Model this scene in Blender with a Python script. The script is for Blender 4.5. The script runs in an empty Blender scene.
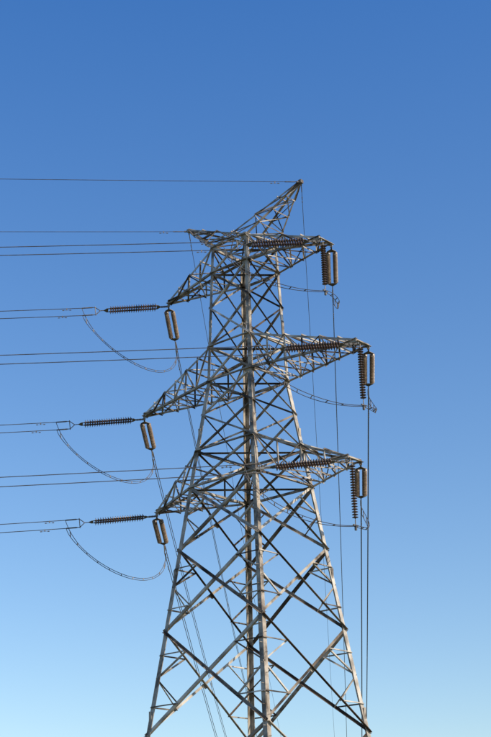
import bpy, math, random
from mathutils import Vector, Matrix
random.seed(4)
sc=bpy.context.scene
V=Vector
# ---------------------------------------------------------------- materials
def new_mat(name):
    m=bpy.data.materials.new(name); m.use_nodes=True
    nt=m.node_tree; b=nt.nodes['Principled BSDF']; return m,nt,b
def noisy(name,c1,c2,scale,rough=(0.4,0.7),metal=0.0,c3=None,detail=6,bump=0.0,spec=0.5):
    m,nt,b=new_mat(name)
    tc=nt.nodes.new('ShaderNodeTexCoord')
    n=nt.nodes.new('ShaderNodeTexNoise'); n.inputs['Scale'].default_value=scale; n.inputs['Detail'].default_value=detail
    nt.links.new(tc.outputs['Object'],n.inputs['Vector'])
    r=nt.nodes.new('ShaderNodeValToRGB')
    r.color_ramp.elements[0].position=0.38; r.color_ramp.elements[0].color=(*c1,1)
    r.color_ramp.elements[1].position=0.62; r.color_ramp.elements[1].color=(*c2,1)
    if c3:
        e=r.color_ramp.elements.new(0.5); e.color=(*c3,1)
    nt.links.new(n.outputs['Fac'],r.inputs['Fac']); nt.links.new(r.outputs['Color'],b.inputs['Base Color'])
    mr=nt.nodes.new('ShaderNodeMapRange'); mr.inputs['To Min'].default_value=rough[0]; mr.inputs['To Max'].default_value=rough[1]
    nt.links.new(n.outputs['Fac'],mr.inputs['Value']); nt.links.new(mr.outputs['Result'],b.inputs['Roughness'])
    b.inputs['Metallic'].default_value=metal
    b.inputs['Specular IOR Level'].default_value=spec
    if bump:
        bp=nt.nodes.new('ShaderNodeBump'); bp.inputs['Strength'].default_value=bump
        nt.links.new(n.outputs['Fac'],bp.inputs['Height']); nt.links.new(bp.outputs['Normal'],b.inputs['Normal'])
    return m
M_steel=noisy('galvanised_steel',(0.11,0.085,0.06),(0.44,0.38,0.30),1.9,(0.45,0.7),0.0,c3=(0.30,0.25,0.19),spec=0.4)
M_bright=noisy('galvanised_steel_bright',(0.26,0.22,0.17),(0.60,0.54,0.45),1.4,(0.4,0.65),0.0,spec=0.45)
M_dark=noisy('weathered_bracing_steel',(0.035,0.025,0.017),(0.26,0.21,0.155),1.1,(0.55,0.8),0.0,c3=(0.12,0.09,0.062),spec=0.3)
M_rust=noisy('rust_stained_steel',(0.03,0.02,0.013),(0.12,0.08,0.05),1.4,(0.65,0.85),0.0,spec=0.3)
def pick():
    r=random.random()
    return M_dark if r<0.36 else (M_rust if r<0.50 else (M_steel if r<0.84 else M_bright))
M_fit=noisy('line_fitting_steel',(0.08,0.07,0.06),(0.18,0.16,0.14),8,(0.4,0.6),0.2)
M_porc=noisy('brown_porcelain',(0.065,0.034,0.021),(0.13,0.072,0.046),4,(0.22,0.35),spec=0.45)
M_porc2=noisy('tan_porcelain',(0.16,0.11,0.075),(0.29,0.215,0.15),5,(0.25,0.4))
M_wire=noisy('aluminium_conductor',(0.05,0.05,0.058),(0.10,0.10,0.11),3,(0.5,0.65),0.2)
M_conc=noisy('concrete',(0.28,0.27,0.25),(0.4,0.39,0.36),6,(0.8,0.95),bump=0.3)
M_grass=noisy('dry_grass',(0.045,0.06,0.022),(0.14,0.12,0.06),0.35,(0.85,1.0),c3=(0.08,0.085,0.035),detail=12,bump=0.4)

# ---------------------------------------------------------------- mesh builder
class MB:
    def __init__(s): s.v=[];s.f=[];s.m=[];s.mats=[]
    def mi(s,mat):
        if mat not in s.mats: s.mats.append(mat)
        return s.mats.index(mat)
    def add(s,vs,fs,mat):
        o=len(s.v); k=s.mi(mat)
        s.v+= [tuple(x) for x in vs]
        for f in fs: s.f.append(tuple(i+o for i in f)); s.m.append(k)
    def obj(s,name,smooth=False,parent=None,origin=None):
        me=bpy.data.meshes.new(name)
        vs=s.v if origin is None else [tuple(V(v)-origin) for v in s.v]
        me.from_pydata(vs,[],s.f)
        for m in s.mats: me.materials.append(m)
        me.polygons.foreach_set('material_index',s.m)
        if smooth: me.polygons.foreach_set('use_smooth',[True]*len(s.f))
        me.update()
        ob=bpy.data.objects.new(name,me); sc.collection.objects.link(ob)
        if origin is not None: ob.location=origin
        if parent: ob.parent=parent
        return ob
    # equal angle section, heel on the line a-b, flanges along u and v
    def angle(s,a,b,w,u,v,mat,t=0.012):
        a=V(a);b=V(b);d=(b-a).normalized()
        u=(u-d*u.dot(d)).normalized(); v=(v-d*v.dot(d)-u*v.dot(u)).normalized()
        pr=[(0,0),(w,0),(w,t),(t,t),(t,w),(0,w)]
        vs=[a+u*x+v*y for x,y in pr]+[b+u*x+v*y for x,y in pr]
        fs=[(i,(i+1)%6,(i+1)%6+6,i+6) for i in range(6)]
        fs+=[(3,2,1,0),(5,4,3,0),(6,7,8,9),(6,9,10,11)]
        s.add(vs,fs,mat)
    def tube(s,pts,r,mat,n=6,caps=True):
        pts=[V(p) for p in pts]; vs=[];fs=[]
        N=len(pts); up=V((0,0,1))
        for i,p in enumerate(pts):
            d=(pts[min(i+1,N-1)]-pts[max(i-1,0)]).normalized()
            x=d.cross(up)
            if x.length<1e-3: x=d.cross(V((1,0,0)))
            x.normalize(); y=x.cross(d)
            rr=r[i] if isinstance(r,(list,tuple)) else r
            for k in range(n):
                a=2*math.pi*k/n; vs.append(p+x*(rr*math.cos(a))+y*(rr*math.sin(a)))
        for i in range(N-1):
            for k in range(n):
                fs.append((i*n+k,i*n+(k+1)%n,(i+1)*n+(k+1)%n,(i+1)*n+k))
        if caps: fs+=[tuple(range(n))[::-1],tuple((N-1)*n+k for k in range(n))]
        s.add(vs,fs,mat)
    def box(s,c,x,y,z,mat):  # half-vectors
        c=V(c); vs=[c+x*i+y*j+z*k for i in (-1,1) for j in (-1,1) for k in (-1,1)]
        s.add(vs,[(0,1,3,2),(4,6,7,5),(0,4,5,1),(2,3,7,6),(0,2,6,4),(1,5,7,3)],mat)
    def prism(s,poly,n,t,mat):
        n=n.normalized()*t/2; k=len(poly)
        vs=[V(p)+n for p in poly]+[V(p)-n for p in poly]
        s.add(vs,[tuple(range(k)),tuple(range(k,2*k))[::-1]]+[(i,i+k,(i+1)%k+k,(i+1)%k) for i in range(k)],mat)

# ---------------------------------------------------------------- tower dimensions (local: origin at base centre, +X = outer arm side)
ARM=[(29.85,4.92,5.10),(24.25,6.65,6.85),(19.10,5.86,6.0)]   # height, outer length, inner length
PEAK=(33.42,3.65)
ZTOP=31.2
ROOT_UP=1.75
TIPW=0.40     # half width of outer arm tip beam
def rad(z):
    if z>=24.11: return 1.923+(z-24.11)*(1.60-1.923)/7.0
    return 1.923+(24.11-z)*(4.80-1.923)/16.0
def cor(k,z):   # corners, k=0: (+,-) near; 1:(+,+); 2:(-,+); 3:(-,-)
    h=rad(z)/math.sqrt(2)
    sx=(1,1,-1,-1)[k%4]; sy=(-1,1,1,-1)[k%4]
    return V((sx*h,sy*h,z))
def build_tower():
    mb=MB()
    lv=[ZTOP,29.85,28.0,26.0,24.25,22.6,20.85,19.10,16.2,12.6,8.2,3.4]
    # legs
    for k in range(4):
        c=cor(k,5); sx=1 if c.x>0 else -1; sy=1 if c.y>0 else -1
        for za,zb,w,t in ((-0.3,12.6,0.23,0.02),(12.6,24.25,0.21,0.018),(24.25,ZTOP,0.165,0.014)):
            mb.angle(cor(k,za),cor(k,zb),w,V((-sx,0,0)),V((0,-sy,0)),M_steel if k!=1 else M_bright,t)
        # splice plates
        for z in (8.9,15.0,21.6,27.0):
            p=cor(k,z)
            mb.box(p+V((-sx*0.09,sy*0.008,0)),V((0.075,0,0)),V((0,0.008,0)),V((0,0,0.35)),M_steel)
            mb.box(p+V((sx*0.008,-sy*0.09,0)),V((0.008,0,0)),V((0,0.075,0)),V((0,0,0.35)),M_steel)
    # step bolts on two legs
    for k in (0,2):
        z=3.0; i=0
        while z<ZTOP-0.3:
            p=cor(k,z); c=cor(k,5); sx=1 if c.x>0 else -1; sy=1 if c.y>0 else -1
            d=V((sx,0,0)) if i%2 else V((0,sy,0)); o=V((0,-sy*.06,0)) if i%2 else V((-sx*.06,0,0))
            mb.tube([p+o,p+o+d*0.17],0.011,M_steel,5); z+=0.42; i+=1
    # faces
    for k in range(4):
        N=((cor(k,5)+cor(k+1,5))*0.5); N.z=0; N.normalize()
        def br(a,b,w=0.08,side=0,mat=None):
            a=V(a);b=V(b); d=(b-a).normalized(); p=N.cross(d)
            if p.z<0: p=-p
            off=N*(0.010 if side==0 else -0.032)
            mb.angle(a+off,b+off,w,p,(N if side==0 else -N),mat or pick(),0.009)
        def gus(p,s):
            t=(cor(k+1,p.z)-cor(k,p.z)).normalized(); z=V((0,0,1))
            mb.prism([p-t*s-z*s*.6,p-t*s*.3-z*s,p+t*s-z*s*.5,p+t*s+z*s*.6,p+t*s*.2+z*s,p-t*s+z*s*.7],N,0.012,M_steel)
        for i in range(len(lv)-1):
            zt,zb=lv[i],lv[i+1]
            A,B=cor(k,zt),cor(k+1,zt); C,Dd=cor(k,zb),cor(k+1,zb)
            big=zt<=19.2
            w=0.12 if big else 0.085
            br(A,Dd,w,0); br(B,C,w,1)
            # crossing
            wa=(B-A).length; wb=(Dd-C).length; tt=wa/(wa+wb)
            X=A.lerp(Dd,tt)
            if big:
                gus(X,0.13)
                # redundant members
                for (L0,L1) in ((A,C),(B,Dd)):
                    legx=L0.lerp(L1,tt)      # leg point at crossing height
                    up=L0.lerp(X,0.5); dn=L1.lerp(X,0.5)
                    br(legx,up,0.065,1); br(legx,dn,0.065,1)
                    if zt<17:
                        br(L0.lerp(L1,tt*0.5),up,0.055,0)
                        br(L0.lerp(L1,(1+tt)/2),dn,0.055,0)
        # base: single leg extensions
        lo,hi=0.5,3.4
        Mh=(cor(k,hi)+cor(k+1,hi))/2
        br(cor(k,hi),cor(k+1,hi),0.12,0); br(Mh,cor(k,lo),0.11,0); br(Mh+V((0,0,0.001)),cor(k+1,lo),0.11,1)
        for z in (ZTOP,29.85,26.0,24.25,20.85,19.10):
            br(cor(k,z),cor(k+1,z),0.10,0,M_steel)
            for q in (0,1):
                p=cor(k+q,z); t=(cor(k+1-q,z)-p).normalized()
                gus(p+t*0.16,0.17)
    # plan bracing
    for z in (ZTOP,29.85,26.0,24.25,20.85,19.10,3.4):
        U=V((0,0,1))
        for a,b,o in ((0,2,0.0),(1,3,-0.05)):
            p,q=cor(a,z)+V((0,0,o)),cor(b,z)+V((0,0,o)); d=(q-p).normalized()
            mb.angle(p,q,0.075,U.cross(d),-U if o else U,M_dark,0.008)
    # generic 4-chord truss arm
    def truss(base,tipL,tipU,n,w,wl):
        l0,l1,u0,u1=base; tl0,tl1=tipL; tu0,tu1=tipU
        ch=[(l0,tl0),(l1,tl1),(u0,tu0),(u1,tu1)]
        for i,(a,b) in enumerate(ch):
            side=V((0,1 if (i%2) else -1,0)); vert=V((0,0,-1 if i<2 else 1))
            mb.angle(a,b,w,-side,-vert,M_steel if random.random()<0.7 else M_bright,0.012)
        def pt(c,t): return ch[c][0].lerp(ch[c][1],t)
        def m(a,b,ww,nrm,sd):
            d=(b-a)
            if d.length<0.12: return
            d.normalize(); p=nrm.cross(d)
            mb.angle(a+nrm*sd,b+nrm*sd,ww,p,nrm*(1 if sd>0 else -1),pick(),0.008)
        ts=[i/n for i in range(n+1)]
        for i in range(n):
            a,b=ts[i],ts[i+1]
            m(pt(0,a),pt(1,b),wl,V((0,0,1)),-0.014); m(pt(1,a),pt(0,b),wl,V((0,0,1)),0.014)
            if i: m(pt(0,a),pt(1,a),wl,V((0,0,1)),-0.04)
            if i%2==0: m(pt(2,a),pt(3,b),wl,V((0,0,1)),0.014)
            else: m(pt(3,a),pt(2,b),wl,V((0,0,1)),0.014)
            if i: m(pt(2,a),pt(3,a),wl,V((0,0,1)),0.04)
            for (lo,uo,sy) in ((0,2,-1),(1,3,1)):
                nn=V((0,sy,0))
                if i%2==0: m(pt(uo,a),pt(lo,b),wl,nn,0.012)
                else: m(pt(lo,a),pt(uo,b),wl,nn,0.012)
                if i: m(pt(lo,a),pt(uo,a),wl,nn,-0.012)
    for (h,Lo,Li),n in zip(ARM,(4,6,4)):
        zu=h+ROOT_UP if h<29 else ZTOP
        L=Lo
        base=[cor(0,h),cor(1,h),cor(0,zu),cor(1,zu)]
        tl=[V((L,-TIPW,h)),V((L,TIPW,h))]; tu=[p+V((0,0,0.14)) for p in tl]
        truss(base,tl,tu,n,0.10,0.06)
        # tip cross beam: angle section
        mb.angle((L+0.03,-TIPW-0.1,h-0.02),(L+0.03,TIPW+0.1,h-0.02),0.13,V((1,0,0)),V((0,0,1)),M_steel,0.012)
        for s_ in (-1,1):
            mb.box((L+0.05,s_*TIPW,h-0.07),V((0.07,0,0)),V((0,0.01,0)),V((0,0,0.08)),M_steel)
        L=Li
        base=[cor(3,h),cor(2,h),cor(3,zu),cor(2,zu)]
        tl=[V((-L,-0.10,h)),V((-L,0.10,h))]; tu=[p+V((0,0,0.13)) for p in tl]
        truss(base,tl,tu,n,0.10,0.06)
        mb.box((-L-0.02,0,h+0.06),V((0.10,0,0)),V((0,0.13,0)),V((0,0,0.014)),M_steel)
        mb.box((-L-0.06,0,h-0.04),V((0.08,0,0)),V((0,0.012,0)),V((0,0,0.10)),M_steel)
    # earth wire horns (four-legged pyramids on the tower top)
    h,L=PEAK
    for s_ in (1,-1):
        f=(0,1) if s_>0 else (3,2); b=(3,2) if s_>0 else (0,1)
        tip=V((s_*L,0,h))
        base=[cor(f[0],ZTOP),cor(f[1],ZTOP),cor(b[0],ZTOP)+V((0,0,0.03)),cor(b[1],ZTOP)+V((0,0,0.03))]
        tl=[tip+V((0,-0.06,0)),tip+V((0,0.06,0))]; tu=[tip+V((0,-0.06,0.11)),tip+V((0,0.06,0.11))]
        truss(base,tl,tu,4,0.08,0.05)
        mb.box(tip+V((s_*0.04,0,0.05)),V((0.07,0,0)),V((0,0.10,0)),V((0,0,0.08)),M_steel)
    for k in range(4):
        p=cor(k,0); 
        mb.box(p+V((0,0,-0.2)),V((0.45,0,0)),V((0,0.45,0)),V((0,0,0.5)),M_conc)
    return mb

BASE=V((0.109,60.0,0.0))
DELTA=math.radians(-45+4.06)
def Rz(a): return Matrix.Rotation(a,3,'Z')
mb=build_tower()
tower=mb.obj('transmission_tower'); tower.location=BASE; tower.rotation_euler=(0,0,DELTA)
def world(base,ang,p): return base+Rz(ang)@V(p)

d1=V((-0.9876,-0.157,0)).normalized()
d2=V((math.sin(math.radians(3.2)),math.cos(math.radians(3.2)),0))
S1,S2=300.0,320.0; DROP2=20.0
B1=BASE+d1*S1; a1=math.atan2(-0.988,0.157)
B2=BASE+d2*S2+V((0,0,-DROP2)); a2=math.atan2(-d2.x,d2.y)
for Bn,an in ((B1,a1),(B2,a2)):
    o=bpy.data.objects.new('transmission_tower',tower.data); sc.collection.objects.link(o)
    o.location=Bn; o.rotation_euler=(0,0,an)

# ---------------------------------------------------------------- insulators
PROF=[(0.022,0.0),(0.048,0.004),(0.052,0.030),(0.085,0.045),(0.130,0.062),(0.135,0.074),(0.110,0.078),(0.10,0.068),(0.075,0.080),(0.06,0.074),(0.04,0.085),(0.03,0.118)]
PITCH=0.118
def disc_string(mb,a,d,n,mat,pitch=PITCH,seg=14,rs=1.0):
    d=d.normalized(); x=d.cross(V((0,0,1)))
    if x.length<0.05: x=d.cross(V((1,0,0)))
    x.normalize(); y=x.cross(d)
    for i in range(n):
        o=a+d*(i*pitch)
        vs=[];fs=[]
        for (r,h) in PROF:
            r=r*rs
            for k in range(seg):
                t=2*math.pi*k/seg; vs.append(o+d*h+x*(r*math.cos(t))+y*(r*math.sin(t)))
        for j in range(len(PROF)-1):
            for k in range(seg):
                fs.append((j*seg+k,j*seg+(k+1)%seg,(j+1)*seg+(k+1)%seg,(j+1)*seg+k))
        c=seg*2
        mb.add(vs,fs[:c],M_fit)
        o2=len(mb.v)-len(vs)
        k2=mb.mi(mat)
        for f in fs[c:]: mb.f.append(tuple(q+o2 for q in f)); mb.m.append(k2)
    return a+d*(n*pitch)
def strain_string(start,d,mat,link,n=20,sep=0.19,rs=1.0,name='insulator_string'):
    """double tension string; returns the two conductor anchor points and direction"""
    mb=MB(); d=d.normalized(); side=d.cross(V((0,0,1))).normalized(); up=side.cross(d).normalized()
    mb.tube([start,start+d*link],0.026,M_fit,6)
    for q in range(3):
        c=start+d*(link*(q+0.5)/3); mb.box(c,d*0.06,side*0.032,up*0.04,M_fit)
    p0=start+d*link
    mb.prism([p0-d*0.04,p0+d*0.14+side*(sep+0.05),p0+d*0.20+side*(sep+0.05),p0+d*0.20-side*(sep+0.05),p0+d*0.14-side*(sep+0.05)],up,0.02,M_fit)
    e=None
    for s_ in (-1,1):
        a=p0+d*0.17+side*(s_*sep)
        e=disc_string(mb,a+d*0.05,d,n,mat,rs=rs)
        mb.tube([a-d*0.02,a+d*0.07],0.022,M_fit,6)
        mb.tube([e-d*0.02,e+d*0.10],0.022,M_fit,6)
    p1=p0+d*(0.22+n*PITCH+0.07)
    mb.prism([p1-side*(sep+0.05),p1+side*(sep+0.05),p1+d*0.07+side*(sep+0.05),p1+d*0.24,p1+d*0.07-side*(sep+0.05)],up,0.02,M_fit)
    p2=p1+d*0.22
    mb.tube([p2-d*0.02,p2+d*0.22],0.02,M_fit,6)
    p2=p2+d*0.18
    # open triangular yoke frame carrying the twin bundle
    for q in (1,-1):
        mb.tube([p2,p2+d*0.24+up*(0.2*q)],0.02,M_fit,6)
    mb.tube([p2+d*0.24+up*0.24,p2+d*0.24-up*0.24],0.022,M_fit,6)
    anch=[]
    for s_ in (1,-1):
        q=p2+d*0.24+up*(0.2*s_)
        mb.tube([q,q+d*0.14],0.018,M_fit,6)
        mb.tube([q+d*0.12,q+d*0.18,q+d*0.62,q+d*0.68],[0.026,0.034,0.032,0.02],M_fit,8)
        anch.append(q+d*0.66)
    mb.obj(name,smooth=False,origin=start)
    return anch
def susp_string(top,n,mat):
    mb=MB(); d=V((0,0,-1))
    mb.tube([top+V((0,0,0.1)),top+d*0.18],0.022,M_fit,6)
    e=disc_string(mb,top+d*0.15,d,n,mat)
    mb.tube([e-d*0.02,e+d*0.25],0.02,M_fit,6)
    b=e+d*0.20
    mb.obj('insulator_string',origin=top)
    return b

WR=0.018
def span(mb,a,b,sag,r=WR,n=70):
    pts=[]
    for i in range(n+1):
        t=(i/n)**1.35; p=a.lerp(b,t); p.z-=4*sag*t*(1-t); pts.append(p)
    mb.tube(pts,r,M_wire,6); return pts
def damper(mb,a,b,dist):
    d=(b-a).normalized(); p=a+d*dist; 
    mb.box(p+V((0,0,-0.03)),d*0.025,d.cross(V((0,0,1)))*0.018,V((0,0,0.05)),M_fit)
    q=p+V((0,0,-0.08)); mb.tube([q-d*0.2,q+d*0.2],0.007,M_fit,5)
    for s_ in (-1,1): mb.tube([q+d*(0.13*s_),q+d*(0.22*s_)],0.024,M_fit,8)
def bez(p0,p1,p2,p3,n=28):
    return [p0*(1-t)**3+p1*3*t*(1-t)**2+p2*3*t*t*(1-t)+p3*t**3 for t in [i/n for i in range(n+1)]]
def jumper(paths):
    mb=MB()
    for pr in paths:
        for pts in pr: mb.tube(pts,0.015,M_wire,6)
        n=len(pr[0])
        for i in range(3,n-2,3):
            a,b=pr[0][i],pr[1][i]; m=(b-a)
            if m.length>0.05:
                mb.tube([a,b],0.022,M_fit,5)
    mb.obj('jumper_cable')
def converge(pts0,pts1,w):
    """bring the two sub-conductors of a jumper together to spacing w away from its ends"""
    n=len(pts0); o0=[];o1=[]
    for i,(a,b) in enumerate(zip(pts0,pts1)):
        t=i/(n-1); m=(a+b)/2; h=(a-b)/2
        k=min(1,min(t,1-t)/0.22); k=k*k*(3-2*k)
        s=(1-k)+k*(w/max(h.length*2,1e-4))
        o0.append(m+h*s); o1.append(m-h*s)
    return o0,o1

for idx,(h,Lo,Li) in enumerate(ARM):
    for s_ in (1,-1):
        outer=s_>0; L=Lo if outer else Li
        if outer:
            st1=world(BASE,DELTA,(L+0.05,-TIPW,h-0.12)); st2=world(BASE,DELTA,(L+0.05,TIPW,h-0.12))
        else:
            st1=st2=world(BASE,DELTA,(-L-0.08,0,h-0.1))
        e1=world(B1,a1,(s_*L,0,h-1.0)); e2=world(B2,a2,(s_*L,0,h-1.0))
        dd1=(e1-st1); dd1.z=0; dd1.normalize(); dd2=(e2-st2); dd2.z=0; dd2.normalize()
        A1=strain_string(st1,dd1+V((0,0,-0.105)),M_porc,0.40 if not outer else 0.6)
        A2=strain_string(st2,dd2+V((0,0,-0.24)),M_porc2,0.22,n=19,sep=0.165,rs=0.87)
        for A,e,sg in ((A1,e1,5.6),(A2,e2,11.5)):
            mb=MB()
            for q,off in ((0,0.2),(1,-0.2)):
                pts=span(mb,A[q],e+V((0,0,off)),sg)
                damper(mb,pts[0],pts[1],0.75 if q==0 else 1.0)
            for dist in (34,75,130):
                tt=dist/(e-A[0]).length
                P=[A[q].lerp(e+V((0,0,(0.2,-0.2)[q])),tt)-V((0,0,4*sg*tt*(1-tt))) for q in (0,1)]
                mb.tube(P,0.022,M_fit,5)
            mb.obj('power_line')
        # jumpers
        if outer:
            mid=world(BASE,DELTA,(L+0.05,-0.22,h-0.12))
            bot=susp_string(mid,20 if idx else 17,M_porc)
            sd=(Rz(DELTA)@V((1,0,0)))
            al=(Rz(DELTA)@V((0,1,0)))
            mbx=MB()
            mbx.box(bot+V((0,0,-0.10)),al*0.16,sd*0.025,V((0,0,0.035)),M_fit)
            mbx.tube([bot+V((0,0,0.12)),bot+V((0,0,-0.12))],0.025,M_fit,6)
            mbx.box(bot+V((0,0,-0.22)),al*0.04,sd*0.04,V((0,0,0.09)),M_fit)
            mbx.obj('jumper_clamp',origin=None)
            g1=[];g2=[]
            for q,o in ((0,0.10),(1,-0.10)):
                b=bot+V((0,0,-0.12))+sd*o*0.9
                dl=(A1[q]-b); dl.z=0; dl.normalize()
                g1.append(bez(A1[q],A1[q]-dd1*0.2+V((0,0,-1.2)),b+dl*2.2+V((0,0,-0.15)),b))
                g2.append(bez(b,b-dl*0.8+V((0,0,-0.25)),A2[q]+V((0,0,-0.8))+dd1*-0.35,A2[q],20))
            jumper([converge(*g1,0.15),g2])
        else:
            g=[]
            for q,o in ((0,0.12),(1,-0.12)):
                a=A1[q]; b=A2[q]; dn=1.95-(0.1*q)
                g.append(bez(a,a-dd1*0.6+V((0,0,-dn)),b-dd2*0.4+V((0,0,-dn-0.9)) ,b,36))
            jumper([converge(*g,0.10)])
# earth wires
h,L=PEAK
for s_ in (1,-1):
    st=world(BASE,DELTA,(s_*(L+0.05),0,h+0.03))
    for Bn,an,sg in ((B1,a1,3.6),(B2,a2,8.0)):
        e=world(Bn,an,(s_*L,0,h)); d=(e-st); d.z=0; d.normalize()
        mb=MB(); d=(d+V((0,0,-0.05 if Bn is B1 else -0.16))).normalized()
        mb.tube([st,st+d*0.35],0.02,M_fit,6); mb.box(st+d*0.15,d*0.08,d.cross(V((0,0,1)))*0.03,V((0,0,0.035)),M_fit)
        mb.tube([st+d*0.33,st+d*0.8],0.024,M_fit,6)
        pts=span(mb,st+d*0.78,e,sg,0.013)
        damper(mb,pts[0],pts[1],0.5)
        mb.obj('earth_wire')

# ---------------------------------------------------------------- ground
def gz(x,y):
    t=min(max((y-85)/220,0),1); t=t*t*(3-2*t)
    return -DROP2*t
xs=sorted(set([-6000,-3000,-1500,-800]+list(range(-500,501,20))+[800,1500,3000,6000]))
ys=sorted(set([-6000,-3000,-1500,-700,-300,-150]+list(range(-100,521,15))+[800,1500,3000,6000]))
vs=[];fs=[]
for y in ys:
    for x in xs: vs.append((x,y,gz(x,y)))
nx=len(xs)
for j in range(len(ys)-1):
    for i in range(nx-1): fs.append((j*nx+i,j*nx+i+1,(j+1)*nx+i+1,(j+1)*nx+i))
g=MB(); g.add(vs,fs,M_grass); g.obj('ground',smooth=True)

# ---------------------------------------------------------------- light
SE,SA=math.radians(34),math.radians(119)   # elevation, azimuth clockwise from +Y
w=bpy.data.worlds.new('World'); sc.world=w; w.use_nodes=True
nt=w.node_tree; bg=nt.nodes['Background']
sky=nt.nodes.new('ShaderNodeTexSky'); sky.sky_type='NISHITA'; sky.sun_disc=False
sky.sun_elevation=SE; sky.sun_rotation=SA; sky.altitude=50; sky.air_density=1.0; sky.dust_density=0.4; sky.ozone_density=2.0
tc=nt.nodes.new('ShaderNodeTexCoord'); sx=nt.nodes.new('ShaderNodeSeparateXYZ'); nt.links.new(tc.outputs['Generated'],sx.inputs[0])
def mrange(a,b,c,d):
    m=nt.nodes.new('ShaderNodeMapRange'); m.inputs['From Min'].default_value=a; m.inputs['From Max'].default_value=b
    m.inputs['To Min'].default_value=c; m.inputs['To Max'].default_value=d; nt.links.new(sx.outputs['Z'],m.inputs['Value']); return m
hs=nt.nodes.new('ShaderNodeHueSaturation')
nt.links.new(mrange(0.1,0.62,1.12,1.33).outputs['Result'],hs.inputs['Saturation'])
nt.links.new(mrange(0.1,0.62,1.02,1.34).outputs['Result'],hs.inputs['Value'])
nt.links.new(mrange(0.1,0.62,0.500,0.509).outputs['Result'],hs.inputs['Hue'])
nt.links.new(sky.outputs['Color'],hs.inputs['Color'])
nt.links.new(hs.outputs['Color'],bg.inputs['Color']); bg.inputs['Strength'].default_value=0.15
sd=V((math.sin(SA)*math.cos(SE),math.cos(SA)*math.cos(SE),math.sin(SE)))
l=bpy.data.lights.new('sun','SUN'); l.energy=5.0; l.angle=math.radians(0.5); l.color=(1.0,0.88,0.72)
lo=bpy.data.objects.new('sun',l); sc.collection.objects.link(lo); lo.location=(0,0,80); lo.rotation_euler=sd.to_track_quat('Z','Y').to_euler()

# ---------------------------------------------------------------- camera
cam=bpy.data.cameras.new('camera'); co=bpy.data.objects.new('camera',cam); sc.collection.objects.link(co)
cam.sensor_fit='VERTICAL'; cam.sensor_height=36.0; cam.lens=36.0*1369.5/737.0; cam.clip_end=20000; cam.clip_start=0.1
th=math.radians(21.26); rho=math.radians(1.644)
M=Matrix.Rotation(math.pi/2+th,4,'X')@Matrix.Rotation(-rho,4,'Z')
co.matrix_world=Matrix.Translation((0,0,1.6))@M
sc.camera=co
sc.view_settings.view_transform='Standard'; sc.view_settings.look='None'; sc.view_settings.exposure=0
